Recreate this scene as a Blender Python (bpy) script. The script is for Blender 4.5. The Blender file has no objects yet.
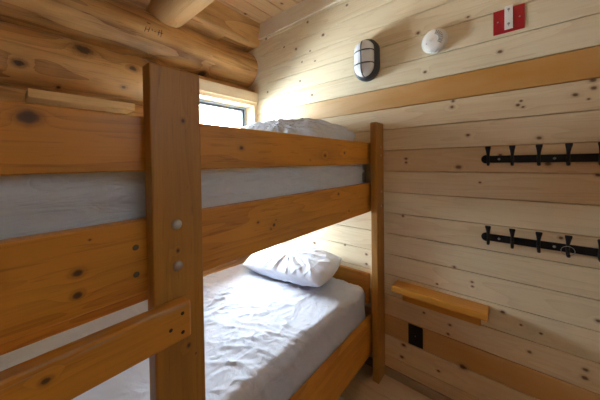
import bpy, bmesh, math, random
from mathutils import Vector, Matrix, noise
random.seed(4)
S = bpy.context.scene
COL = S.collection
PI = math.pi

# ---------------------------------------------------------------- camera
CAM = (1.8462, -1.587, 1.3876)
yaw, pitch, roll = map(math.radians, (40.0459, 0.9496, -0.7723))
fw = Vector((-math.sin(yaw)*math.cos(pitch), math.cos(yaw)*math.cos(pitch), -math.sin(pitch)))
r0 = Vector((math.cos(yaw), math.sin(yaw), 0)); u0 = r0.cross(fw)
rr = r0*math.cos(roll) + u0*math.sin(roll); uu = -r0*math.sin(roll) + u0*math.cos(roll)
cd = bpy.data.cameras.new('camera'); cam = bpy.data.objects.new('camera', cd); COL.objects.link(cam)
cd.sensor_width = 36; cd.sensor_fit = 'HORIZONTAL'; cd.lens = 254.69/600*36
cd.shift_y = -(200-166.72)/600; cd.clip_start = .02
m = Matrix((rr, uu, -fw)).transposed().to_4x4(); m.translation = Vector(CAM)
cam.matrix_world = m; S.camera = cam

# ---------------------------------------------------------------- sky and daylight
SKY = 85.0
w = bpy.data.worlds.new('sky'); S.world = w; w.use_nodes = True
nt = w.node_tree; bg = nt.nodes['Background']
tc = nt.nodes.new('ShaderNodeTexCoord'); sp = nt.nodes.new('ShaderNodeSeparateXYZ'); cr = nt.nodes.new('ShaderNodeValToRGB')
nt.links.new(tc.outputs['Generated'], sp.inputs[0]); nt.links.new(sp.outputs['Z'], cr.inputs[0]); nt.links.new(cr.outputs[0], bg.inputs[0])
cr.color_ramp.elements[0].position = 0.0; cr.color_ramp.elements[0].color = (.74, .82, .88, 1)
cr.color_ramp.elements[1].position = .12; cr.color_ramp.elements[1].color = (.80, .90, 1.0, 1)
bg.inputs[1].default_value = SKY
def portal(name, loc, rot, sx, sy):
    l = bpy.data.lights.new(name, 'AREA'); l.shape = 'RECTANGLE'; l.size = sx; l.size_y = sy; l.cycles.is_portal = True
    o = bpy.data.objects.new(name, l); COL.objects.link(o); o.location = loc; o.rotation_euler = rot
W1 = dict(y0=-.72, y1=-.034, z0=.80, z1=1.93)             # window over the bunk, in the log wall
W2 = dict(y0=-.95, y1=-.75, z0=.95, z1=2.05)            # unseen window added in the opposite wall for fill light
W3 = dict(y0=-1.64, y1=-1.36, z0=.77, z1=.98)              # unseen low window added to brighten the lower bunk's sheet
RX, FY, CZ = 3.0, -3.1, 2.655                             # room: right wall x, front wall y, ceiling z
portal('daylight_portal', (-.3, (W1['y0']+W1['y1'])/2, (W1['z0']+W1['z1'])/2), (0, -PI/2, 0), W1['z1']-W1['z0'], W1['y1']-W1['y0'])
portal('daylight_portal', (-.3, (W3['y0']+W3['y1'])/2, (W3['z0']+W3['z1'])/2), (0, -PI/2, 0), W3['z1']-W3['z0'], W3['y1']-W3['y0'])
portal('daylight_portal', (RX+.12, (W2['y0']+W2['y1'])/2, (W2['z0']+W2['z1'])/2), (0, PI/2, 0), W2['z1']-W2['z0'], W2['y1']-W2['y0'])
vs = S.view_settings; vs.view_transform = 'Standard'; vs.look = 'None'; vs.exposure = 0.08; vs.gamma = 1; vs.use_curve_mapping = False

# ---------------------------------------------------------------- helpers
def tag(o, label=None, cat=None, group=None, kind=None):
    if label: o['label'] = label
    if cat: o['category'] = cat
    if group: o['group'] = group
    if kind: o['kind'] = kind
    return o
def thing(name, label, cat, loc, group=None):
    o = bpy.data.objects.new(name, None); COL.objects.link(o); o.location = loc; o.empty_display_size = .05
    return tag(o, label, cat, group)
def wloc(o):
    v = Vector((0, 0, 0))
    while o: v = v + o.location; o = o.parent
    return v
def build(name, bm, mat, parent=None, origin=None, smooth=False):
    """bm in world coordinates; object origin at the parent's, or at `origin`"""
    off = wloc(parent) if parent else Vector(origin or (0, 0, 0))
    bmesh.ops.translate(bm, verts=bm.verts, vec=-off)
    me = bpy.data.meshes.new(name); bm.to_mesh(me); bm.free()
    if smooth: me.polygons.foreach_set('use_smooth', [True]*len(me.polygons))
    me.materials.append(mat); o = bpy.data.objects.new(name, me); COL.objects.link(o)
    if parent: o.parent = parent
    else: o.location = off
    return o
def box(bm, a, b, bev=0.0, seg=2, tone=None, stain=0.0):
    lo = Vector([min(a[i], b[i]) for i in range(3)]); hi = Vector([max(a[i], b[i]) for i in range(3)])
    t = bmesh.new(); bmesh.ops.create_cube(t, size=1)
    for v in t.verts: v.co = Vector([lo[i]+(v.co[i]+.5)*(hi[i]-lo[i]) for i in range(3)])
    if bev: bmesh.ops.bevel(t, geom=t.edges[:], offset=bev, segments=seg, profile=.5, affect='EDGES')
    join(bm, t, tone, stain)
def join(bm, t, tone=None, stain=0.0, M=None):
    lt = bm.faces.layers.float.get('tone') or bm.faces.layers.float.new('tone')
    ls = bm.faces.layers.float.get('stain') or bm.faces.layers.float.new('stain')
    mp = {v: bm.verts.new(M @ v.co if M else v.co) for v in t.verts}
    tn = random.random() if tone is None else tone
    for f in t.faces:
        g = bm.faces.new([mp[v] for v in f.verts]); g[lt] = tn; g[ls] = stain; g.smooth = f.smooth
    t.free()
def quad(bm, pts, tone=.5):
    lt = bm.faces.layers.float.get('tone') or bm.faces.layers.float.new('tone')
    f = bm.faces.new([bm.verts.new(p) for p in pts]); f[lt] = tone; return f
def lathe(bm, prof, c, axis='z', seg=32, tone=.5, flip=False):
    """prof: list of (radius, height) along axis; closed with caps"""
    t = bmesh.new(); rings = []
    for r, h in prof:
        ring = []
        for k in range(seg):
            a = 2*PI*k/seg; x, y = r*math.cos(a), r*math.sin(a)
            P = {'z': (x, y, h), 'y': (x, h, y), 'x': (h, x, y)}[axis]
            ring.append(t.verts.new(Vector(c)+Vector(P)))
        rings.append(ring)
    for a, b in zip(rings, rings[1:]):
        for k in range(seg):
            f = t.faces.new((a[k], a[(k+1) % seg], b[(k+1) % seg], b[k])); f.smooth = True
    t.faces.new(rings[0]); t.faces.new(rings[-1])
    bmesh.ops.recalc_face_normals(t, faces=t.faces)
    join(bm, t, tone)
def tube(bm, pts, rad, seg=8, flat=None, tone=.5, closed=False):
    """sweep along pts; rad list of (ru, rv) half sizes in side/normal direction"""
    t = bmesh.new(); rings = []; n = len(pts)
    P = [Vector(p) for p in pts]
    for i in range(n):
        d = (P[(i+1) % n]-P[i-1]) if closed else (P[min(i+1, n-1)]-P[max(i-1, 0)])
        d.normalize(); side = flat if flat else (Vector((0, 0, 1)).cross(d) if abs(d.z) < .9 else Vector((1, 0, 0)))
        side = (side - d*side.dot(d)).normalized(); nn = d.cross(side)
        ru, rv = rad[i] if isinstance(rad, list) else (rad, rad)
        rings.append([t.verts.new(P[i]+side*ru*math.cos(2*PI*k/seg)+nn*rv*math.sin(2*PI*k/seg)) for k in range(seg)])
    prs = list(zip(rings, rings[1:])) + ([(rings[-1], rings[0])] if closed else [])
    for a, b in prs:
        for k in range(seg):
            f = t.faces.new((a[k], a[(k+1) % seg], b[(k+1) % seg], b[k])); f.smooth = True
    if not closed: t.faces.new(rings[0]); t.faces.new(rings[-1])
    bmesh.ops.recalc_face_normals(t, faces=t.faces)
    join(bm, t, tone)
def lin(r, g, b):
    f = lambda c: (c/255/12.92) if c/255 <= .04045 else ((c/255+.055)/1.055)**2.4
    return (f(r), f(g), f(b), 1)

# ---------------------------------------------------------------- materials
class NT:
    def __init__(s, name):
        s.m = bpy.data.materials.new(name); s.m.use_nodes = True; s.t = s.m.node_tree
        s.b = s.t.nodes['Principled BSDF']; s.out = s.t.nodes['Material Output']
    def n(s, typ, ins=None, **kw):
        x = s.t.nodes.new(typ)
        for k, v in kw.items(): setattr(x, k, v)
        for k, v in (ins or {}).items():
            if isinstance(v, bpy.types.NodeSocket): s.t.links.new(v, x.inputs[k])
            else: x.inputs[k].default_value = v
        return x
    def link(s, a, b): s.t.links.new(a, b)
    def math(s, op, a, b=0.0, c=0.0, clamp=False):
        return s.n('ShaderNodeMath', {0: a, 1: b, 2: c}, operation=op, use_clamp=clamp).outputs[0]
    def vm(s, op, a, b=(0, 0, 0)):
        return s.n('ShaderNodeVectorMath', {0: a, 1: b}, operation=op)
    def mix(s, f, a, b):
        x = s.n('ShaderNodeMix', data_type='RGBA')
        for i, v in ((0, f), (6, a), (7, b)):
            if isinstance(v, bpy.types.NodeSocket): s.t.links.new(v, x.inputs[i])
            else: x.inputs[i].default_value = v
        return x.outputs[2]
    def smooth(s, v, a, b, lo=0.0, hi=1.0):
        return s.n('ShaderNodeMapRange', {0: v, 1: a, 2: b, 3: lo, 4: hi}, interpolation_type='SMOOTHSTEP').outputs[0]

def wood(name, axis, light, dark, knotc, stain=None, knots=(), flat=None, rough=.5, coat=0.0, bump=.15, tone_amt=.35,
         rnd_knots=0.0, ring=18.0, ringamt=.35, knot_el=1.25, blot=.25, scale=1.0, fleck=.22, worn=(), stain_x=False):
    """axis: grain direction 0/1/2; knots: (x,y,z,r) in room metres; flat: ignored axis for knot distance"""
    g = NT(name)
    P = g.n('ShaderNodeNewGeometry').outputs['Position']
    tone = g.n('ShaderNodeAttribute', attribute_name='tone').outputs['Fac']
    off = g.n('ShaderNodeVectorMath', {0: (17.3, 11.1, 7.7), 3: tone}, operation='SCALE').outputs[0]
    PO = g.vm('ADD', P, off).outputs[0]
    # distance to the nearest listed knot
    D = None
    wob = g.n('ShaderNodeTexNoise', {'Vector': P, 'Scale': 60.0, 'Detail': 1.0}).outputs['Fac']
    for (kx, ky, kz, kr) in knots:
        kr *= .8; sc = [1/kr]*3; sc[axis] = 1/(kr*knot_el)
        if flat is not None: sc[flat] = 0
        v = g.vm('SUBTRACT', P, (kx, ky, kz)).outputs[0]
        v = g.vm('MULTIPLY', v, tuple(sc)).outputs[0]
        d = g.n('ShaderNodeVectorMath', {0: v}, operation='LENGTH').outputs['Value']
        D = d if D is None else g.math('MINIMUM', D, d)
    if rnd_knots:
        sc = [1.0]*3; sc[axis] = .55
        v = g.vm('MULTIPLY', PO, tuple(x*rnd_knots for x in sc)).outputs[0]
        vo = g.n('ShaderNodeTexVoronoi', {'Vector': v, 'Scale': 1.0, 'Randomness': 1.0}); 
        d = g.math('MULTIPLY', vo.outputs['Distance'], 14.0)
        D = d if D is None else g.math('MINIMUM', D, d)
    if D is None: D = g.math('ADD', 50.0, 0.0)
    D = g.math('ADD', D, g.math('MULTIPLY', g.math('SUBTRACT', wob, .5), .7))
    # grain, pushed aside round the knots
    push = g.math('DIVIDE', 1.2, g.math('ADD', g.math('MULTIPLY', D, D), 1.0))
    sc = [7.0*scale]*3; sc[axis] = .55*scale
    v1 = g.vm('MULTIPLY', PO, tuple(sc)).outputs[0]
    n1 = g.n('ShaderNodeTexNoise', {'Vector': v1, 'Scale': 1.0, 'Detail': 2.0, 'Distortion': .3}).outputs['Fac']
    rg = g.math('ADD', g.math('MULTIPLY', n1, ring), g.math('MULTIPLY', push, 3.0))
    rg = g.math('FRACT', rg)
    rg = g.math('POWER', rg, 2.5)
    sc = [230.0]*3; sc[axis] = 6.0
    v2 = g.vm('MULTIPLY', PO, tuple(sc)).outputs[0]
    fib = g.n('ShaderNodeTexNoise', {'Vector': v2, 'Scale': 1.0, 'Detail': 3.0}).outputs['Fac']
    sc = [9.0]*3; sc[axis] = 2.2
    v3 = g.vm('MULTIPLY', PO, tuple(sc)).outputs[0]
    blo = g.n('ShaderNodeTexNoise', {'Vector': v3, 'Scale': 1.0, 'Detail': 2.0}).outputs['Fac']
    f = g.math('ADD', g.math('MULTIPLY', rg, ringamt), g.math('MULTIPLY', g.math('SUBTRACT', fib, .5), .55))
    f = g.math('ADD', f, g.math('MULTIPLY', g.math('SUBTRACT', blo, .45), blot*2.2))
    f = g.math('ADD', f, g.math('MULTIPLY', g.math('SUBTRACT', tone, .5), tone_amt), clamp=True)
    sc = [150.0*scale]*3; sc[axis] = 12.0*scale
    fn = g.n('ShaderNodeTexNoise', {'Vector': g.vm('MULTIPLY', PO, tuple(sc)).outputs[0], 'Scale': 1.0, 'Detail': 2.0, 'Distortion': .5}).outputs['Fac']
    f = g.math('ADD', f, g.math('MULTIPLY', g.smooth(fn, .58, .74), fleck*.8), clamp=True)
    c = g.mix(f, light, dark)
    if stain is not None:
        st = g.n('ShaderNodeAttribute', attribute_name='stain').outputs['Fac']
        sf = g.math('MULTIPLY', st, g.math('ADD', .72, g.math('MULTIPLY', blo, .45)), clamp=True)
        if stain_x:
            sx = g.n('ShaderNodeSeparateXYZ', {0: P}).outputs[0]; sf = g.math('MULTIPLY', sf, g.smooth(sx, .2, 1.7, .4, 1.0))
        c = g.mix(sf, c, stain)
    halo = g.smooth(D, 2.2, 1.0, 0.0, .45)
    mid = tuple(knotc[i]*.45+dark[i]*.55 for i in range(3))+(1,)
    c = g.mix(halo, c, mid)
    for wz in worn:
        pz = g.n('ShaderNodeSeparateXYZ', {0: P}).outputs[2]
        e = g.math('ABSOLUTE', g.math('SUBTRACT', pz, wz-.004))
        wn = g.n('ShaderNodeTexNoise', {'Vector': g.vm('MULTIPLY', P, (60, 11, 160)).outputs[0], 'Scale': 1.0, 'Detail': 3.0}).outputs['Fac']
        c = g.mix(g.math('MULTIPLY', g.math('MULTIPLY', g.smooth(e, .012, .003), g.smooth(wn, .46, .60)), .6), c, lin(168, 150, 122))
    kn = g.math('MULTIPLY', g.smooth(D, 1.2, .6), .88)
    core = g.mix(g.smooth(D, .75, .2), knotc, tuple(x*.5 for x in knotc[:3])+(1,))
    c = g.mix(kn, c, core)
    g.link(c, g.b.inputs['Base Color'])
    rgh = g.math('ADD', rough, g.math('MULTIPLY', fib, .12))
    g.link(rgh, g.b.inputs['Roughness'])
    g.b.inputs['Coat Weight'].default_value = coat; g.b.inputs['Coat Roughness'].default_value = .25
    h = g.math('ADD', g.math('MULTIPLY', fib, .5), g.math('MULTIPLY', rg, -.35))
    bp = g.n('ShaderNodeBump', {'Height': h, 'Strength': bump, 'Distance': .004})
    g.link(bp.outputs[0], g.b.inputs['Normal'])
    return g.m
def plain(name, col, rough=.5, metal=0.0, bump=0.0, bscale=200.0, coat=0.0, var=.08):
    g = NT(name); P = g.n('ShaderNodeNewGeometry').outputs['Position']
    n = g.n('ShaderNodeTexNoise', {'Vector': P, 'Scale': bscale, 'Detail': 3.0}).outputs['Fac']
    c = g.mix(n, tuple(x*(1-var) for x in col[:3])+(1,), tuple(min(1, x*(1+var)) for x in col[:3])+(1,))
    g.link(c, g.b.inputs['Base Color']); g.b.inputs['Roughness'].default_value = rough
    g.b.inputs['Metallic'].default_value = metal; g.b.inputs['Coat Weight'].default_value = coat
    if bump:
        b = g.n('ShaderNodeBump', {'Height': n, 'Strength': bump, 'Distance': .002}); g.link(b.outputs[0], g.b.inputs['Normal'])
    return g.m
def cloth(name, col, rough=.85, wr=.3, stretch=(1, 1, 1)):
    g = NT(name); P = g.n('ShaderNodeNewGeometry').outputs['Position']
    v = g.vm('MULTIPLY', P, stretch).outputs[0]
    a = g.n('ShaderNodeTexNoise', {'Vector': v, 'Scale': 14.0, 'Detail': 3.0, 'Distortion': .8}).outputs['Fac']
    ridge = g.math('ABSOLUTE', g.math('SUBTRACT', a, .5))
    wv = g.n('ShaderNodeTexNoise', {'Vector': P, 'Scale': 900.0, 'Detail': 1.0}).outputs['Fac']
    h = g.math('ADD', g.math('MULTIPLY', ridge, 3.0), g.math('MULTIPLY', wv, .06))
    b = g.n('ShaderNodeBump', {'Height': h, 'Strength': wr, 'Distance': .012}); g.link(b.outputs[0], g.b.inputs['Normal'])
    g.b.inputs['Base Color'].default_value = col; g.b.inputs['Roughness'].default_value = rough
    g.b.inputs['Sheen Weight'].default_value = .15
    return g.m

ZJ = lambda k: 2.2413-.131*(k-1)                          # joint k of the whitewashed boards
BACK_KNOTS = [
    (0.610, 0.000, 2.485, 0.0094),
    (0.754, 0.000, 2.337, 0.0112),
    (0.487, -0.000, 2.312, 0.0106),
    (0.630, 0.000, 2.254, 0.0070),
    (0.548, 0.000, 2.191, 0.0072),
    (0.677, 0.000, 2.165, 0.0069),
    (0.644, 0.000, 1.911, 0.0093),
    (0.525, -0.000, 2.045, 0.0089),
    (0.142, 0.000, 2.028, 0.0090),
    (0.132, 0.000, 2.506, 0.0090),
    (0.353, 0.000, 2.368, 0.0085),
    (0.958, 0.000, 2.476, 0.0083),
    (1.420, 0.000, 2.129, 0.0104),
    (1.663, 0.000, 2.130, 0.0073),
    (1.794, 0.000, 1.914, 0.0097),
    (1.456, 0.000, 1.896, 0.0086),
    (1.595, 0.000, 1.707, 0.0086),
    (1.590, 0.000, 1.676, 0.0097),
    (1.860, 0.000, 1.645, 0.0075),
    (1.878, -0.000, 1.633, 0.0065),
    (1.871, 0.000, 1.662, 0.0061),
    (2.045, 0.000, 1.659, 0.0094),
    (2.095, 0.000, 1.711, 0.0107),
    (2.098, 0.000, 1.678, 0.0091),
    (2.084, 0.000, 1.635, 0.0050),
    (1.662, 0.000, 1.519, 0.0084),
    (1.933, 0.000, 1.484, 0.0091),
    (1.619, 0.000, 1.352, 0.0139),
    (1.348, 0.000, 1.402, 0.0090),
    (1.348, 0.000, 1.379, 0.0078),
    (1.794, 0.000, 1.411, 0.0078),
    (1.963, 0.000, 1.366, 0.0116),
    (1.713, 0.000, 1.273, 0.0056),
    (1.328, 0.000, 1.053, 0.0073),
    (2.110, 0.000, 1.320, 0.0082),
    (2.004, 0.000, 1.041, 0.0079),
    (1.597, 0.000, 0.808, 0.0082),
    (1.678, 0.000, 0.750, 0.0068),
    (1.680, 0.000, 0.727, 0.0063),
    (1.513, 0.000, 0.690, 0.0062),
    (1.803, 0.000, 0.638, 0.0089),
    (1.872, 0.000, 0.601, 0.0057),
    (1.941, 0.000, 0.589, 0.0055),
    (1.576, 0.000, 0.481, 0.0083),
    (1.567, 0.000, 0.427, 0.0083),
    (1.444, 0.000, 0.499, 0.0070),
    (1.902, -0.000, 0.485, 0.0084),
    (2.079, 0.000, 0.492, 0.0093),
    (2.077, 0.000, 0.456, 0.0102),
    (2.113, 0.000, 0.715, 0.0083),
    (1.637, 0.000, 0.278, 0.0172),
    (1.519, 0.000, 0.194, 0.0085),
    (1.326, 0.000, 0.255, 0.0123),
    (1.316, 0.000, 0.176, 0.0111),
    (0.650, 0.000, 0.756, 0.0117),
    (1.086, 0.000, 0.763, 0.0087),
    (1.086, 0.000, 0.698, 0.0088),
    (0.922, 0.000, 0.794, 0.0064),
]
M_back = wood('whitewashed_pine', 0, lin(236, 224, 194), lin(198, 170, 126), lin(112, 70, 36), stain=lin(198, 142, 60), stain_x=True, knots=BACK_KNOTS,
              flat=1, rough=.5, tone_amt=.45, ringamt=.28, blot=.3, ring=14)
M_room = wood('honey_pine_plain', 1, lin(176, 132, 84), lin(140, 94, 52), lin(110, 75, 45), stain=lin(193, 140, 72), rough=.55, ringamt=.25, tone_amt=.45)
M_front = wood('honey_pine_crosswise', 0, lin(176, 132, 84), lin(140, 94, 52), lin(110, 75, 45), stain=lin(193, 140, 72), rough=.55, ringamt=.25, tone_amt=.45)
LOG_KNOTS = [
    (0.000, -1.263, 2.036, 0.0336),
    (0.000, -1.507, 1.891, 0.0170),
    (0.000, -1.025, 1.992, 0.0189),
    (0.000, -1.071, 1.869, 0.0093),
    (0.000, -0.885, 2.100, 0.0303),
    (-0.000, -0.488, 2.125, 0.0253),
    (0.000, -1.362, 1.816, 0.0064),
]
M_log = wood('peeled_log', 1, lin(212, 162, 98), lin(124, 76, 24), lin(62, 34, 18), knots=LOG_KNOTS, flat=0, rough=.42, coat=.15,
             ring=8, ringamt=.45, blot=.95, tone_amt=.2, knot_el=1.5, bump=.35, scale=.7, fleck=.4)
M_beam = wood('peeled_log_beam', 0, lin(214, 172, 118), lin(166, 112, 60), lin(62, 34, 18), rough=.5, ring=7, ringamt=.35, blot=.4, tone_amt=.2, scale=.6)
M_ceil = wood('ceiling_pine', 1, lin(214, 176, 130), lin(176, 126, 78), lin(70, 40, 22), rough=.5, ringamt=.3, tone_amt=.6,
              knots=[(.10, -.20, CZ, .014), (.43, -.10, CZ, .011), (.60, -.25, CZ, .012), (.33, -.5, CZ, .013), (.75, -.2, CZ, .010)], flat=2)
BED_L, BED_D, BED_K = lin(204, 138, 42), lin(136, 82, 14), lin(72, 38, 12)
RAIL_KNOTS = [
    (1.155, -1.548, 1.479, 0.0149),
    (1.155, -1.064, 1.438, 0.0080),
    (1.155, -0.578, 1.419, 0.0086),
    (1.155, -0.395, 1.435, 0.0069),
    (1.155, -0.460, 1.223, 0.0077),
    (1.155, -0.353, 1.119, 0.0055),
    (1.155, -0.999, 1.178, 0.0046),
    (1.155, -0.921, 1.154, 0.0060),
    (1.155, -0.937, 1.142, 0.0041),
    (1.155, -0.910, 1.171, 0.0034),
    (1.155, -1.484, 1.165, 0.0083),
    (1.155, -1.485, 1.119, 0.0083),
    (1.155, -0.695, 1.398, 0.0031),
    (1.155, -1.463, 1.229, 0.0026),
    (1.231, -1.541, 1.019, 0.0069),
]
M_bed_y = wood('stained_pine_lengthwise', 1, BED_L, BED_D, BED_K, knots=RAIL_KNOTS, flat=0, rough=.42, coat=.16, ring=10, ringamt=.32, blot=.6, tone_amt=.25, bump=.15, scale=.8, fleck=.45)
M_rung = wood('stained_pine_worn_rung', 1, BED_L, BED_D, BED_K, knots=[k for k in RAIL_KNOTS if k[0] > 1.2], flat=0, rough=.42, coat=.16, ring=10, ringamt=.3, blot=.5, bump=.12, scale=.8, fleck=.4, worn=(1.048, .748, .448))
M_bed_x = wood('stained_pine_crosswise', 0, BED_L, BED_D, BED_K, rough=.35, coat=.3, ring=10, ringamt=.3, blot=.4, tone_amt=.25, bump=.12)
POST_KNOTS = [
    (1.193, -1.276, 1.499, 0.0052),
    (1.193, -1.296, 1.168, 0.0046),
    (1.193, -1.273, 0.912, 0.0053),
    (1.193, -0.021, 1.225, 0.0064),
    (1.193, -0.023, 1.110, 0.0076),
    (1.193, -0.026, 0.964, 0.0057),
    (1.193, -1.254, 0.880, 0.0027),
]
M_bed_z = wood('stained_pine_upright', 2, lin(170, 118, 38), lin(118, 78, 18), BED_K, knots=POST_KNOTS, flat=0, rough=.42, coat=.16, ring=12, ringamt=.3, blot=.5, tone_amt=.2, bump=.15, fleck=.4)
M_shelf = wood('varnished_pine', 0, lin(204, 142, 52), lin(160, 100, 28), BED_K, rough=.35, coat=.3, ring=9, ringamt=.25, blot=.3, tone_amt=.2)
M_ledge = wood('pale_pine_lengthwise', 1, lin(222, 180, 122), lin(186, 138, 82), BED_K, rough=.5, ring=9, ringamt=.25, blot=.2, tone_amt=.1)
M_trim = wood('pale_pine_trim', 1, lin(232, 208, 168), lin(200, 164, 116), BED_K, rough=.5, ring=9, ringamt=.2, blot=.2, tone_amt=.1)
M_trimw = wood('whitewashed_trim', 0, lin(232, 222, 200), lin(205, 188, 156), BED_K, rough=.5, ring=9, ringamt=.2, blot=.2, tone_amt=.1)
M_floor = wood('oak_plank_floor', 0, lin(224, 202, 172), lin(176, 152, 124), lin(60, 44, 30), rough=.4, ring=8, ringamt=.3, blot=.3, tone_amt=.8)
M_base = wood('grey_brown_baseboard', 0, lin(158, 136, 110), lin(124, 104, 82), BED_K, rough=.5, ringamt=.2)
M_sheet = cloth('white_sheet', lin(202, 209, 224), wr=.35, stretch=(1, .7, 1))
M_sheet2 = cloth('white_sheet_upper', lin(206, 215, 222), wr=.5, stretch=(1, .5, 1.8))
M_pillow = cloth('white_pillowcase', lin(216, 223, 238), wr=.25)
M_pillow2 = cloth('backlit_shade_pillowcase', lin(186, 192, 204), wr=.6)  # greyer than the lower pillow: its backlit shade is put into the colour
M_iron = plain('black_iron', lin(15, 16, 21), .42, .3, bump=.3, bscale=150)
M_dark = plain('dark_grey_housing', lin(52, 58, 66), .42, 0, bump=.15)
M_white = plain('white_plastic', lin(246, 246, 243), .4)
M_grey = plain('grey_plastic', lin(150, 152, 156), .45)
M_lens = plain('frosted_glass', lin(226, 230, 236), .22, bump=.5, bscale=420, coat=.4)
M_red = plain('red_enamel', lin(172, 22, 40), .35, coat=.3)
M_steel = plain('zinc_steel', lin(178, 178, 176), .38, .75)
M_screw = plain('dark_screw', lin(40, 30, 24), .5, .4)
M_plug = plain('grey_wood_plug', lin(92, 78, 58), .6)
M_blackp = plain('black_plastic', lin(16, 16, 20), .6)
M_frame = plain('grey_window_frame', lin(140, 150, 158), .45)
M_gasket = plain('dark_window_gasket', lin(66, 72, 80), .6)
def glass_mat():
    g = NT('window_glass'); t = g.n('ShaderNodeBsdfTransparent', {0: (.97, .985, .98, 1)}); gl = g.n('ShaderNodeBsdfGlossy', {'Roughness': .02})
    fr = g.n('ShaderNodeFresnel', {0: 1.45}); mx = g.n('ShaderNodeMixShader', {0: fr.outputs[0], 1: t.outputs[0], 2: gl.outputs[0]})
    g.link(mx.outputs[0], g.out.inputs[0]); return g.m
M_glass = glass_mat()
M_fell = plain('white_mark', lin(225, 225, 220), .6)

# ---------------------------------------------------------------- structure
# board wall (wall_back): horizontal boards with shadow joints
def boards(name, mat, horiz, c0, c1, zs, plane, normal, tones=None, stains=None, hole=None, kind='structure', th=.02, gap=.0018):
    bm = bmesh.new()
    for i in range(len(zs)-1):
        za, zb = zs[i], zs[i+1]
        spans = [(c0, c1)]
        if hole and za < hole[3] and zb > hole[2]:
            if za < hole[2]-1e-4 or zb > hole[3]+1e-4: pass
            else: spans = [(c0, hole[0]), (hole[1], c1)]
        for a, b in spans:
            t = tones[i] if tones else random.random(); st = stains[i] if stains else (random.random() > .85)*.6
            lo = min(plane, plane+normal*-th); hi = max(plane, plane+normal*-th)
            if horiz == 'x': box(bm, (a, lo, za+gap), (b, hi, zb-gap), .0028, 2, t, st)
            else: box(bm, (lo, a, za+gap), (hi, b, zb-gap), .0028, 2, t, st)
    # backing behind the joints
    lo, hi = plane-normal*th, plane-normal*(th+.03)
    z0, z1 = zs[0], zs[-1]
    segs = [(c0, c1, z0, z1)] if not hole else [(c0, hole[0], z0, z1), (hole[1], c1, z0, z1), (hole[0], hole[1], z0, hole[2]), (hole[0], hole[1], hole[3], z1)]
    for a, b, p, q in segs:
        if horiz == 'x': box(bm, (a, lo, p), (b, hi, q), 0, tone=.9, stain=.8)
        else: box(bm, (lo, a, p), (hi, b, q), 0, tone=.9, stain=.8)
    return tag(build(name, bm, mat), kind=kind)
zs = sorted([ZJ(k) for k in range(-1, 18)] + [0.0, CZ])
tb = {}
for i in range(len(zs)-1):
    k = round((2.2413-zs[i+1])/.131)+1                    # joint on top of this board
    tb[i] = k
tone_k = {4: .3, 5: .62, 6: .5, 7: .85, 8: .55, 9: .25, 10: .45, 11: .5, 12: .35, 13: .3, 14: .7, 15: .8, 16: .4, 17: .6, 3: .5, 2: .35, 1: .6, 0: .4}
stain_k = {4: .95, 5: .18, 6: .22, 7: .45, 8: .2, 10: .1, 14: .35, 15: .85, 17: .3, 16: .15}
boards('wall_back', M_back, 'x', -.30, RX, zs, 0.0, -1, tones=[tone_k.get(tb[i], .5) for i in range(len(zs)-1)], stains=[stain_k.get(tb[i], 0) for i in range(len(zs)-1)])
bm = bmesh.new(); box(bm, (.02, -.018, 2.523), (RX, 0, CZ), .003, tone=.3); tag(build('trim_1', bm, M_trimw), kind='structure')
# right wall, opened for the added fill window
hz = [0.0] + [ZJ(k) for k in range(17, -2, -1)] + [CZ]
W2['z0'] = ZJ(5); W2['z1'] = ZJ(3)
boards('wall_right', M_room, 'y', FY, 0, hz, RX, -1, hole=(W2['y0'], W2['y1'], W2['z0'], W2['z1']))
boards('wall_front', M_front, 'x', -.30, RX, hz, FY, 1)
# log wall: round courses, cut for the window
GRO = [-.12, .235, .545, .86, 1.17, 1.485, 1.795, 2.115, 2.455, 2.80]
def log_x(y, z):
    wv = lambda i: .035*noise.noise(Vector((y*1.0, i*7.1, 3.3)))+.012*noise.noise(Vector((y*3.1, i*5.3, 9.1)))
    for i in range(len(GRO)-1):
        a = GRO[i]+wv(i); b = GRO[i+1]+wv(i+1)
        if a <= z <= b:
            u = (z-(a+b)/2)/((b-a)/2); r = .170; hh = (b-a)/2
            s = math.sqrt(max(0, r*r-(u*hh)**2))-r
            edge = -.035*max(0, abs(u)-.9)/.1
            top = .035 if i == 8 else 0.0
            n = .014*noise.noise(Vector((y*1.3, i*3.7, 1.0)))+.006*noise.noise(Vector((y*5, z*9, i*2.0)))
            if i == 8: return .035+(z-2.455)*.22-.05*max(0, min(1, (2.475-z)/.02))+.006*noise.noise(Vector((y*2, z*4, 8.0)))
            return .012+s*1.05+edge+n+top
    return 0
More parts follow.
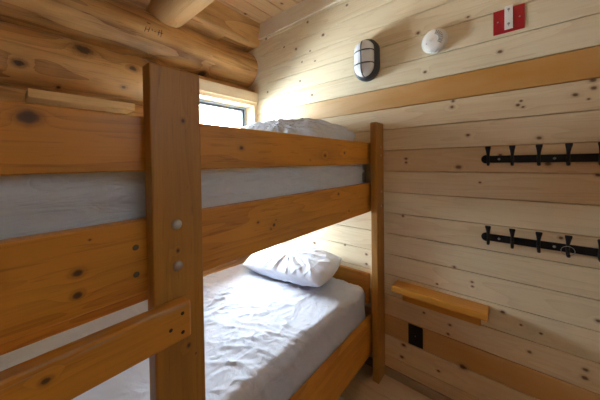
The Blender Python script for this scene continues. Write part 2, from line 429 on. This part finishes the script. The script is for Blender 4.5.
def grid_log():
    bm = bmesh.new(); lt = bm.faces.layers.float.new('tone')
    ys = [FY+i*(0-FY)/150 for i in range(151)]; ys = sorted(set([round(v, 4) for v in ys]+[W1['y0'], W1['y1'], W3['y0'], W3['y1']]))
    zz = [i*CZ/240 for i in range(241)]; zz = sorted(set([round(v, 4) for v in zz]+[W1['z0'], 2.0, W3['z0'], W3['z1']]))
    V = {}
    for j, z in enumerate(zz):
        for i, y in enumerate(ys): V[i, j] = bm.verts.new((log_x(y, z), y, z))
    for j in range(len(zz)-1):
        for i in range(len(ys)-1):
            yc = (ys[i]+ys[i+1])/2; zc = (zz[j]+zz[j+1])/2
            if W1['y0'] < yc and W1['z0'] < zc < 2.0: continue
            if W3['y0'] < yc < W3['y1'] and W3['z0'] < zc < W3['z1']: continue
            f = bm.faces.new((V[i, j], V[i+1, j], V[i+1, j+1], V[i, j+1])); f.smooth = True
            f[lt] = .2+.6*((sum(1 for g_ in GRO if g_ < zc)*.37) % 1)
    # outer face of the wall
    for a, b, c, d in ((FY, W3['y0'], 0, CZ), (W3['y0'], W3['y1'], 0, W3['z0']), (W3['y0'], W3['y1'], W3['z1'], CZ), (W3['y1'], W1['y0'], 0, CZ), (W1['y0'], 0, 0, W1['z0']), (W1['y0'], 0, W1['z1']+.02, CZ)):
        quad(bm, ((-.26, a, c), (-.26, b, c), (-.26, b, d), (-.26, a, d)))
    return bm
wl = tag(build('wall_left', grid_log(), M_log), kind='structure')
MARKS = [((-0.944, 2.284), (-0.952, 2.251)), ((-0.921, 2.289), (-0.931, 2.256)), ((-0.948, 2.267), (-0.925, 2.274)), ((-0.909, 2.284), (-0.906, 2.272)), ((-0.894, 2.273), (-0.885, 2.274)), ((-0.862, 2.292), (-0.870, 2.256)), ((-0.846, 2.302), (-0.852, 2.252)), ((-0.872, 2.275), (-0.840, 2.280)), ((-0.939, 2.312), (-0.918, 2.310))]
bm = bmesh.new()
for (ya, za), (yb, zb) in MARKS:
    n = 5; tube(bm, [(log_x(ya+(yb-ya)*i/n, za+(zb-za)*i/n)+.0012, ya+(yb-ya)*i/n, za+(zb-za)*i/n) for i in range(n+1)], .0018, 6)
build('pencil_mark', bm, M_screw, wl)
# ceiling boards along y, floor planks along x
bm = bmesh.new(); x = -.27; xs = [-.27, -.19, -.05, .10, .235, .37, .525, .67]
while xs[-1] < RX: xs.append(xs[-1]+.145)
xs[-1] = RX
for a, b in zip(xs, xs[1:]): box(bm, (a+.004, FY, CZ), (b-.004, 0, CZ+.02), .003, 2)
box(bm, (-.27, FY, CZ+.02), (RX, 0, CZ+.05))
box(bm, (-.27, .0005, CZ+.0005), (RX, .05, CZ+.05)); box(bm, (-.27, FY-.05, CZ+.0005), (RX, FY-.0005, CZ+.05))
tag(build('ceiling', bm, M_ceil), kind='structure')
bm = bmesh.new(); y = 0.0; n = 0
while y > FY+.01:
    y2 = max(y-.16, FY); x = -.25 - (n*.43 % 1.2)
    while x < RX:
        a, b = max(x, -.25), min(x+1.2, RX)
        if b > a+.01: box(bm, (a+.0008, y2+.0008, 0), (b-.0008, y-.0008, .02), .0015, 1)
        x += 1.2
    y = y2; n += 1
box(bm, (-.25, FY, -.03), (RX, 0, 0), 0, tone=.9)
tag(build('floor', bm, M_floor), kind='structure')
bm = bmesh.new(); box(bm, (-.02, -.014, .02), (RX, 0, .074), .003); tag(build('baseboard_back', bm, M_base), kind='structure')
bm = bmesh.new(); box(bm, (RX-.016, FY, .02), (RX, -.016, .074), .003); tag(build('baseboard_right', bm, M_base), kind='structure')

# window over the bunk: casing, frame, pane
def window(name, y0, y1, z0, z1, xg, fw_, mat=M_frame):
    bm = bmesh.new()
    for a, b in (((y0, z0), (y1, z0+fw_)), ((y0, z1-fw_), (y1, z1)), ((y0, z0+fw_), (y0+fw_, z1-fw_)), ((y1-fw_, z0+fw_), (y1, z1-fw_))):
        box(bm, (xg-.035, a[0], a[1]), (xg+.035, b[0], b[1]), .003)
    o = tag(build(name, bm, mat), kind='structure')
    bm = bmesh.new(); y0 += fw_; y1 -= fw_; z0 += fw_; z1 -= fw_; f2 = .02
    for a, b in (((y0, z0), (y1, z0+f2)), ((y0, z1-f2), (y1, z1)), ((y0, z0+f2), (y0+f2, z1-f2)), ((y1-f2, z0+f2), (y1, z1-f2))):
        box(bm, (xg-.02, a[0], a[1]), (xg+.018, b[0], b[1]), .003)
    build('sash', bm, M_frame if mat is not M_frame else M_gasket, o)
    bm = bmesh.new(); box(bm, (xg-.003, y0+f2, z0+f2), (xg+.003, y1-f2, z1-f2)); build('pane', bm, M_glass, o)
    return o
wo = window('window_1', W1['y0']+.004, W1['y1']-.004, W1['z0']+.03, W1['z1']-.014, -.15, .014)
bm = bmesh.new()
box(bm, (-.26, W1['y1']-.004, W1['z0']), (-.002, -.002, 2.0), .002, tone=.2)                    # right jamb
box(bm, (-.26, W1['y0']-.02, W1['z0']), (0, W1['y0']+.002, 2.0), .002, tone=.2)
box(bm, (-.26, W1['y0'], W1['z1']-.012), (0, -.004, 1.965), .002, tone=.3)                       # head
box(bm, (-.26, W1['y0'], W1['z0']), (.0, -.004, W1['z0']+.03), .002, tone=.3)                    # stool
box(bm, (-.03, W1['y0']-.02, 1.946), (.024, -.006, 2.036), .004, tone=.1)                        # header board
box(bm, (-.05, W1['y0']-.03, W1['z0']-.06), (.016, W1['y0']+.002, 1.958), .004, tone=.3)         # left casing
build('casing', bm, M_trim, wo)
w3 = window('fill_window_low', W3['y0']+.004, W3['y1']-.004, W3['z0']+.004, W3['z1']-.004, -.15, .014)  # added out of view to throw daylight on the lower sheet
bm = bmesh.new()
box(bm, (-.26, W3['y0']-.02, W3['z0']-.02), (.01, W3['y0']+.003, W3['z1']+.02), .002, tone=.3); box(bm, (-.26, W3['y1']-.003, W3['z0']-.02), (.01, W3['y1']+.02, W3['z1']+.02), .002, tone=.3)
box(bm, (-.26, W3['y0']+.004, W3['z0']-.02), (.01, W3['y1']-.004, W3['z0']+.003), .002, tone=.3); box(bm, (-.26, W3['y0']+.004, W3['z1']-.003), (.01, W3['y1']-.004, W3['z1']+.02), .002, tone=.3)
build('casing', bm, M_trim, w3)
w2 = window('fill_window_right', W2['y0'], W2['y1'], W2['z0'], W2['z1'], RX+.03, .04)  # added out of view as fill for the bunk fronts
bm = bmesh.new()
for a, b in (((W2['y0']-.07, W2['z0']-.07), (W2['y1']+.07, W2['z0'])), ((W2['y0']-.07, W2['z1']), (W2['y1']+.07, W2['z1']+.07)),
             ((W2['y0']-.07, W2['z0']), (W2['y0'], W2['z1'])), ((W2['y1'], W2['z0']), (W2['y1']+.07, W2['z1']))):
    box(bm, (RX-.018, a[0], a[1]), (RX, b[0], b[1]), .003)
build('casing', bm, M_room, w2)
# door in the wall behind the camera
bm = bmesh.new(); box(bm, (1.6, FY, .03), (2.42, FY+.04, 2.03), .004); do = tag(build('door_1', bm, M_bed_z), kind='structure')
bm = bmesh.new(); lathe(bm, [(.022, 0), (.022, .01), (.01, .02), (.01, .05), (.026, .06), (.026, .08), (.01, .09)], (1.68, FY+.04, 1.0), 'y', 20); build('door_handle', bm, M_steel, do)

# ---------------------------------------------------------------- log beam on the wall
bm = bmesh.new(); t = bmesh.new(); rings = []; n = 28
for j in range(60):
    x = -.10+j*(RX+.08)/59; ring = []
    rad = .122*(1+.05*noise.noise(Vector((x*1.5, 2, 2))))
    for k in range(n):
        a = 2*PI*k/n; q = rad*(1+.03*noise.noise(Vector((math.cos(a), math.sin(a), x*1.2))))
        ring.append(t.verts.new((x, -.79+q*math.cos(a), 2.475+q*math.sin(a))))
    rings.append(ring)
for a, b in zip(rings, rings[1:]):
    for k in range(n): t.faces.new((a[k], a[(k+1) % n], b[(k+1) % n], b[k])).smooth = True
t.faces.new(rings[0]); t.faces.new(rings[-1]); bmesh.ops.recalc_face_normals(t, faces=t.faces); join(bm, t, .3)
tag(build('ceiling_beam', bm, M_beam, origin=(.05, -.815, 2.35)), 'thick round peeled log beam under the board ceiling, resting on the log wall', 'beam')

# ---------------------------------------------------------------- bunk bed
L0, L1 = -2.10, -.006                                      # foot and head ends
XO, XI = 1.1553, .075                                      # outer face of the front rails, inner face of back rails
T = .038
bed = thing('bunk_bed', 'orange-stained wooden bunk bed with ladder, standing along the log wall', 'bunk bed', (.62, -1.05, 0))
def part(name, a, b, mat, parent=bed, bev=.004, tone=None, label=None):
    bm = bmesh.new(); box(bm, a, b, bev, 3, tone); o = build(name, bm, mat, parent)
    if label: o['label'] = label
    return o
def bolt(parent, x, y, z, r=.011, name='bolt', mat=None, sx=1):
    bm = bmesh.new(); lathe(bm, [(r, 0), (r*.98, .0015*sx), (r*.8, .005*sx), (r*.45, .0075*sx), (.0004, .0085*sx)], (x, y, z), 'x', 20)
    return build(name, bm, mat or M_steel, parent, smooth=True)
PT = 1.615
# posts stand outside the rails
head_post = part('post', (XO+.016, -.110, .02), (XO+.057, L1, PT+.012), M_bed_z, tone=.35)
lad_post = part('post', (XO-.006, -1.354, .02), (XO+T, -1.228, PT+.014), M_bed_z, tone=.6)
lad2 = part('post', (XO-.006, -1.80, .02), (XO+T, -1.674, PT+.014), M_bed_z)
foot_post = part('post', (XO, L0, .02), (XO+T, L0+.09, PT), M_bed_z)
bp1 = part('post', (XI-T, -.097, .02), (XI, L1-.004, PT), M_bed_z)
bp2 = part('post', (XI-T, L0, .02), (XI, L0+.09, PT), M_bed_z)
for z in (1.235, 1.130): bolt(lad_post, XO+T, -1.297, z, .0125)
for z in (1.235, 1.130): bolt(lad2, XO+T, -1.74, z, .0125)
for z in (1.475, 1.425): bolt(head_post, XO+.057, -.05, z, .006, sx=.6)
for z in (1.20, 1.11): bolt(head_post, XO+.057, -.05, z, .006, sx=.6)
# thin cleat on the edge of the head post
part('cleat', (XO+.017, -.1145, 1.072), (XO+.056, -.1105, PT+.008), M_bed_z, bev=.002, tone=.9)
guard = part('guard_rail', (XO-T, L0, 1.372), (XO, -.012, 1.505), M_bed_y, tone=.35)
srail = part('side_rail', (XO-T, L0, 1.0736), (XO, -.012, 1.2526), M_bed_y, tone=.5)
lrail = part('side_rail', (XO-T, L0, .170), (XO, -.02, .388), M_bed_y, tone=.62)
for z in (1.19, 1.125): bolt(srail, XO, -1.378, z, .007, 'wood_plug', M_plug, .15)
part('ledger', (XO-T-.035, L0+.02, 1.035), (XO-T-.001, -1.25, 1.075), M_bed_y, tone=.8)
part('ledger', (XO-T-.035, L0+.02, .18), (XO-T-.001, -.14, .225), M_bed_y, tone=.8)
for z0, z1 in ((.170, .388), (1.0736, 1.2526)): part('back_rail', (XI+.001, L0, z0), (XI+.025, -.01, z1), M_bed_y)
# head and foot boards
part('headboard', (XI+.03, -.034, .45), (XO-T-.002, -.008, .648), M_bed_x, tone=.35)
part('bracket', (XO-T-.006, -.105, 1.255), (XO-T-.001, -.06, 1.37), M_grey, bev=.001)
part('footboard', (XI+.03, L0+.005, .20), (XO-T-.002, L0+.03, .60), M_bed_x)
part('footboard', (XI+.03, L0+.005, 1.07), (XO-T-.002, L0+.03, 1.50), M_bed_x)
for zz in (.225, 1.075):
    for k in range(12):
        y = L0+.08+k*.165; part('slat', (XI+.028, y, zz+.001), (XO-T-.003, y+.09, zz+.02), M_bed_x, bev=.002)
# ladder rungs, screwed on the front of the two ladder posts
for i, zt in enumerate((1.048, .748, .448)):
    rg = part('ladder_rung', (XO+T+.0005, -1.78, zt-.088), (XO+T+.038, -1.283, zt+.002), M_rung, bev=.006, tone=.45)
    for (y, z) in ((-1.305, zt-.022), (-1.305, zt-.068), (-1.333, zt-.05)): bolt(rg, XO+T+.038, y, z, .0045, 'screw', M_screw, .1)
    for (y, z) in ((-1.76, zt-.022), (-1.76, zt-.068)): bolt(rg, XO+T+.038, y, z, .0045, 'screw', M_screw, .1)

# ---------------------------------------------------------------- mattresses and pillows
def rbox(a, b, r, res, disp):
    """rounded box with displacement; a<b corners"""
    a, b = Vector(a), Vector(b); t = bmesh.new(); c = (a+b)/2; h = (b-a)/2
    vd = {}
    def vert(p):
        k = tuple(round(x, 5) for x in p)
        if k not in vd:
            q = Vector([max(-h[i]+r, min(h[i]-r, p[i])) for i in range(3)]); d = p-q
            nrm = d.normalized() if d.length > 1e-6 else Vector((0, 0, 1))
            s = q+nrm*r+c
            vd[k] = t.verts.new(s+nrm*disp(s, nrm))
        return vd[k]
    def dense(hx, n):
        e = [-hx, -hx+r*.25, -hx+r*.5, -hx+r*.75]; mid = [-hx+r+(2*hx-2*r)*i/n for i in range(n+1)]
        return e+mid+[-v for v in reversed(e)]
    nn = [max(2, int((2*h[i]-2*r)/res)) for i in range(3)]; G = [dense(h[i], nn[i]) for i in range(3)]
    for ax in range(3):
        u, v = (ax+1) % 3, (ax+2) % 3
        for sgn in (-1, 1):
            for i in range(len(G[u])-1):
                for j in range(len(G[v])-1):
                    P = []
                    for (ii, jj) in ((i, j), (i+1, j), (i+1, j+1), (i, j+1)):
                        p = Vector((0, 0, 0)); p[ax] = sgn*h[ax]; p[u] = G[u][ii]; p[v] = G[v][jj]; P.append(vert(p))
                    if sgn < 0: P.reverse()
                    try: t.faces.new(P).smooth = True
                    except ValueError: pass
    return t
def ridge(p, s, seed):
    v = noise.noise(Vector((p.x*s[0]+seed, p.y*s[1], p.z*s[2]))); return 1-min(1, abs(v)*3.2)
def sheet_disp(p, n, amp=1.0):
    q = Vector((p.x*.78+p.y*.62, -p.x*.62+p.y*.78, p.z))              # creases run diagonally
    wx = q+Vector((noise.noise(q*2.5), noise.noise(q*2.5+Vector((9, 0, 0))), 0))*.16
    reg = .35+.9*max(0, min(1, .5+1.2*noise.noise(p*2.1+Vector((5, 5, 0)))))
    a = ridge(wx, (5, 11, 8), 1.3)**2.2*.006 + ridge(wx, (9, 24, 12), 4.7)**2*.0042+ridge(wx, (22, 9, 9), 7.7)**2.5*.0028+ridge(wx, (20, 46, 20), 2.7)**2*.0018
    a = a*reg+.006*noise.noise(p*3.3)
    side = 1-abs(n.z)
    s = (noise.noise(Vector((p.x*6, p.y*6.5, p.z*4)))*.007+ridge(Vector((p.x, p.y+p.z*.7, p.z*.4)), (4, 9, 8), 3.1)**2*.005)*side
    return (a*(1-.8*side)+s)*amp
bm = bmesh.new(); join(bm, rbox((XI+.03, L0+.04, .249), (1.108, -.045, .568), .045, .008, sheet_disp))
mat1 = tag(build('mattress', bm, M_sheet, origin=(.6, -1.05, .25), smooth=True), 'mattress in rumpled white fitted sheet on the lower bunk, bright in daylight', 'mattress', 'bunk mattresses')
def sheet_disp2(p, n):
    sag = .008*noise.noise(Vector((p.x*2, p.y*5, p.z*22+p.y*3)))+.012*noise.noise(Vector((p.x, p.y*2.2, p.z*9)))+.006*ridge(p, (3, 2.0, 14), 3.1)**2+.003*ridge(p, (3, 9, 5), 8.1)**2
    return sag
bm = bmesh.new(); join(bm, rbox((XI+.03, L0+.04, 1.099), (1.106, -.018, 1.405), .045, .012, sheet_disp2))
mat2 = tag(build('mattress', bm, M_sheet2, origin=(.6, -1.05, 1.10), smooth=True), 'mattress in greyish white sheet on the upper bunk, seen between the two rails', 'mattress', 'bunk mattresses')
def pillow(w, d, th, seed, crease=1.0, nx=90, ny=64):
    t = bmesh.new(); V = {}
    for side in (1, -1):
        for i in range(nx+1):
            for j in range(ny+1):
                u, v = -1+2*i/nx, -1+2*j/ny
                if side == -1 and (i in (0, nx) or j in (0, ny)): V[side, i, j] = V[1, i, j]; continue
                x = u*w/2*math.sqrt(1-.22*v*v)*(1-.05*(1-v*v)*abs(u)**3); y = v*d/2*math.sqrt(1-.22*u*u)*(1-.08*(1-u*u)*abs(v)**3)
                prof = (1-abs(u)**2.6)*(1-abs(v)**2.2)
                z = side*th/2*max(0, prof)**.5
                p = Vector((x, y, side*.3)); rad = Vector((math.atan2(y, x)*1.1, math.hypot(x, y), side))
                cr = ridge(rad, (3.2, 4, 1), seed)**2*.010+ridge(rad, (7, 6, 1), seed+5)**2*.005+ridge(p, (16, 9, 1), seed+2)**2*.004-.012*noise.noise(p*6+Vector((seed, 0, 0)))
                z += side*cr*crease*min(1, prof*3.5)
                V[side, i, j] = t.verts.new((x, y, z))
    for side in (1, -1):
        for i in range(nx):
            for j in range(ny):
                P = [V[side, i, j], V[side, i+1, j], V[side, i+1, j+1], V[side, i, j+1]]
                if side < 0: P.reverse()
                t.faces.new(P).smooth = True
    return t
def place_pillow(name, label, w, d, th, seed, loc, rot, crease, flatten=None, mat=None):
    from mathutils import Euler
    R = Matrix.Translation(loc) @ Euler(rot).to_matrix().to_4x4(); t = pillow(w, d, th, seed, crease)
    for v in t.verts: v.co = R @ v.co
    if flatten:
        for v in t.verts:
            if v.co.z < flatten: v.co.z = flatten+(v.co.z-flatten)*.12
    for v in t.verts:
        if v.co.x < .13: v.co.x = .13+(v.co.x-.13)*.25
        if v.co.y > -.008: v.co.y = -.008-(v.co.y+.008)*-.05
    bm = bmesh.new(); join(bm, t)
    return tag(build(name, bm, mat or M_pillow, origin=loc, smooth=True), label, 'pillow', 'pillows at the head ends')
place_pillow('pillow', 'white pillow on the lower bunk, leaning on the low orange headboard', .76, .37, .15, 2.2, (.60, -.228, .665), (math.radians(13), math.radians(-2), math.radians(5)), .8, .588)
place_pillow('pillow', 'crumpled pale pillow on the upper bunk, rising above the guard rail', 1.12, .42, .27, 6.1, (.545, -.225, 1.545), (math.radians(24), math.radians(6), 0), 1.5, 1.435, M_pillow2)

# ---------------------------------------------------------------- shelves
sh = thing('wall_shelf', 'small orange varnished wooden shelf on the board wall above the black outlet', 'shelf', (1.52, 0, .6))
part('shelf_board', (1.292, -.10, .616), (1.752, -.0005, .651), M_shelf, sh, .003, .4)
part('cleat', (1.328, -.022, .542), (1.716, -.0005, .6155), M_shelf, sh, .002, .9)
bm = bmesh.new(); box(bm, (-.01, -1.49, 1.703), (.15, -1.06, 1.744), .003, 3, .4)
tag(build('wall_ledge', bm, M_ledge, origin=(.07, -1.27, 1.70)), 'short pale wooden shelf fixed on the logs behind the upper bunk', 'shelf')

# ---------------------------------------------------------------- bulkhead light
def stadium(a, b, n=20):
    """a half width, b half height (b>a)"""
    P = []
    for k in range(n+1): t = PI*k/n; P.append((a*math.cos(t), (b-a)+a*math.sin(t)))
    for k in range(n+1): t = PI+PI*k/n; P.append((a*math.cos(t), -(b-a)+a*math.sin(t)))
    return P
def loft(bm, prof, c, tone=.5, cap0=True, cap1=True):
    """prof: (half width, half height, y)"""
    t = bmesh.new(); R = []
    for a, b, y in prof: R.append([t.verts.new((c[0]+p[0], c[1]+y, c[2]+p[1])) for p in stadium(a, b)])
    n = len(R[0])
    for p, q in zip(R, R[1:]):
        for k in range(n): t.faces.new((p[k], p[(k+1) % n], q[(k+1) % n], q[k])).smooth = True
    if cap0: t.faces.new(R[0])
    if cap1: t.faces.new(R[-1])
    bmesh.ops.recalc_face_normals(t, faces=t.faces); join(bm, t, tone)
LC = (1.111, 0, 2.046)
lt_ = thing('bulkhead_light', 'oval dark grey caged bulkhead lamp with frosted glass, unlit, on the board wall', 'lamp', LC)
bm = bmesh.new(); loft(bm, [(.080, .130, -.001), (.082, .132, -.004), (.082, .132, -.034), (.078, .128, -.044), (.074, .124, -.048), (.068, .118, -.050), (.066, .116, -.044)], LC); build('housing', bm, M_dark, lt_)
bm = bmesh.new(); loft(bm, [(.065, .115, -.032), (.065, .115, -.056), (.063, .113, -.072), (.054, .104, -.088), (.037, .087, -.097), (.014, .064, -.100)], LC); build('glass_cover', bm, M_lens, lt_, smooth=True)
bm = bmesh.new()
def lens_y(dx, dz):
    e = max(abs(dx)/.067, (math.hypot(dx, max(0, abs(dz)-.050)))/.067); e = min(1, e); return -(.050+.056*(1-e**2.6)**.6)
for dz in (-.040, .040):
    P = [(LC[0]+.068*s, lens_y(.068*s, dz), LC[2]+dz) for s in [i/14*2-1 for i in range(15)]]; tube(bm, P, .0044, 8)
P = [(LC[0], lens_y(0, .116*s), LC[2]+.116*s) for s in [i/24*2-1 for i in range(25)]]; tube(bm, P, .0044, 8, flat=Vector((1, 0, 0)))
st = stadium(.069, .119, 20); tube(bm, [(LC[0]+a, -.050, LC[2]+b) for a, b in st], .006, 8, closed=True)
build('cage', bm, M_dark, lt_)

# smoke detector
SC = (1.508, 0, 2.050)
sd = thing('smoke_detector', 'round white smoke detector on the board wall between lamp and red plate', 'smoke detector', SC)
bm = bmesh.new(); lathe(bm, [(.060, -.001), (.066, -.004), (.067, -.014), (.064, -.020)], SC, 'y', 48); build('base', bm, M_white, sd)
bm = bmesh.new(); lathe(bm, [(.060, -.019), (.058, -.030), (.050, -.038), (.034, -.042), (.001, -.043)], SC, 'y', 48); build('cover', bm, M_white, sd)
bm = bmesh.new()
for k in range(9):
    a = math.radians(-35+k*13); tube(bm, [(SC[0]+r_*math.cos(a), -.0415+max(0, (r_-.030))*.18, SC[2]+r_*math.sin(a)) for r_ in (.026, .034, .042, .048)], .0026, 6)
build('sounder_grille', bm, M_grey, sd)
bm = bmesh.new(); lathe(bm, [(.010, -.042), (.010, -.0455), (.008, -.0465)], (SC[0]-.012, 0, SC[2]+.002), 'y', 24); build('test_button', bm, M_white, sd)
bm = bmesh.new(); lathe(bm, [(.003, -.040), (.003, -.043)], (SC[0]-.034, 0, SC[2]-.016), 'y', 12); build('indicator', bm, M_grey, sd)

# red plate with white bracket
rp = thing('red_wall_plate', 'square red metal plate with white centre bracket, high on the board wall', 'wall plate', (1.826, 0, 2.055))
bm = bmesh.new(); box(bm, (1.768, -.0035, 1.997), (1.884, -.0005, 2.111), .0012); build('plate', bm, M_red, rp)
bm = bmesh.new(); box(bm, (1.811, -.007, 2.010), (1.842, -.0036, 2.121), .001); br = build('bracket', bm, M_white, rp)
bm = bmesh.new()
for z in (2.103, 2.035):
    bm = bmesh.new()
    lathe(bm, [(.005, -.007), (.005, -.0085)], (1.8265, 0, z), 'y', 14)
    box(bm, (1.8255, -.0082, z-.012), (1.8275, -.0071, z-.003)); build('slot', bm, M_grey, br)
for x in (1.786, 1.866):
    bm = bmesh.new(); lathe(bm, [(.0035, -.0035), (.003, -.0055), (.0004, -.006)], (x, 0, 2.056), 'y', 14); build('screw', bm, M_steel, rp)

# black outlet
ol = thing('outlet', 'black wall outlet cover low on the board wall beneath the shelf', 'outlet', (1.397, 0, .344))
bm = bmesh.new(); box(bm, (1.356, -.007, .283), (1.438, -.0005, .406), .003); build('cover_plate', bm, M_blackp, ol)
for z in (.317, .372):
    bm = bmesh.new(); box(bm, (1.381, -.0085, z-.016), (1.413, -.0071, z+.016), .001); rc = build('socket', bm, M_blackp, ol)
bm = bmesh.new(); lathe(bm, [(.0028, -.007), (.0028, -.0085)], (1.397, 0, .3445), 'y', 12); build('screw', bm, M_steel, ol)

# ---------------------------------------------------------------- coat hook rails
def hook(root, x, zc, big):
    bm = bmesh.new()
    up = [(x, -.009, zc-.012), (x, -.014, zc+.004), (x, -.022, zc+.022), (x, -.031, zc+.041), (x, -.037, zc+.057), (x, -.038, zc+.063)]
    tube(bm, up, [(.0065, .004), (.0062, .004), (.006, .0038), (.0085, .0036), (.0118, .0034), (.0108, .002)], 10, flat=Vector((1, 0, 0)))
    lo = [(x, -.009, zc+.010), (x, -.012, zc-.008), (x, -.017, zc-.022), (x, -.025, zc-.029), (x, -.034, zc-.028), (x, -.040, zc-.021)]
    if not big: lo = [(x, -.009, zc+.01), (x, -.011, zc-.010), (x, -.015, zc-.024), (x, -.021, zc-.029), (x, -.027, zc-.028), (x, -.030, zc-.022)]
    tube(bm, lo, [(.0065, .004)]*3+[(.006, .0042)]*2+[(.0045, .004)], 10, flat=Vector((1, 0, 0)))
    lathe(bm, [(.0004, -.006), (.0048, -.004), (.0062, 0), (.0048, .004), (.0004, .006)], lo[-1], 'x', 12)
    return build('hook', bm, M_iron, root)
def rack(label, zc, big):
    root = thing('coat_hook_rail', label, 'coat rack', (1.98, 0, zc), 'black iron coat hook rails')
    bm = bmesh.new(); box(bm, (1.735, -.008, zc-.0172), (2.225, -.0008, zc+.0172), .0015)
    for x in (1.740, 2.220): lathe(bm, [(.019, -.0008), (.0215, -.003), (.0215, -.007), (.0195, -.009)], (x, 0, zc), 'y', 28)
    build('bar', bm, M_iron, root)
    for k in range(6): hook(root, 1.748+k*.0918, zc, big)
    for x in (1.790, 1.983, 2.165):
        bm = bmesh.new(); lathe(bm, [(.0055, -.008), (.0045, -.0105), (.0005, -.0112)], (x, 0, zc), 'y', 14); build('screw', bm, M_steel, root)
    return root
rack('upper of the two black iron coat hook rails, at eye height on the board wall', 1.391, False)
rack('lower of the two black iron coat hook rails, a thin ring hanging on it', 1.000, True)
bm = bmesh.new(); cx, cz = 2.0225, 1.006; tube(bm, [(cx+.021*math.cos(2*PI*k/28), -.026-.004*math.sin(2*PI*k/28), cz-.012+.021*math.sin(2*PI*k/28)) for k in range(28)], .0012, 6, closed=True)
tag(build('wire_ring', bm, M_steel, origin=(cx, -.03, cz-.012)), 'thin metal ring hanging on a hook of the lower coat rail', 'ring')
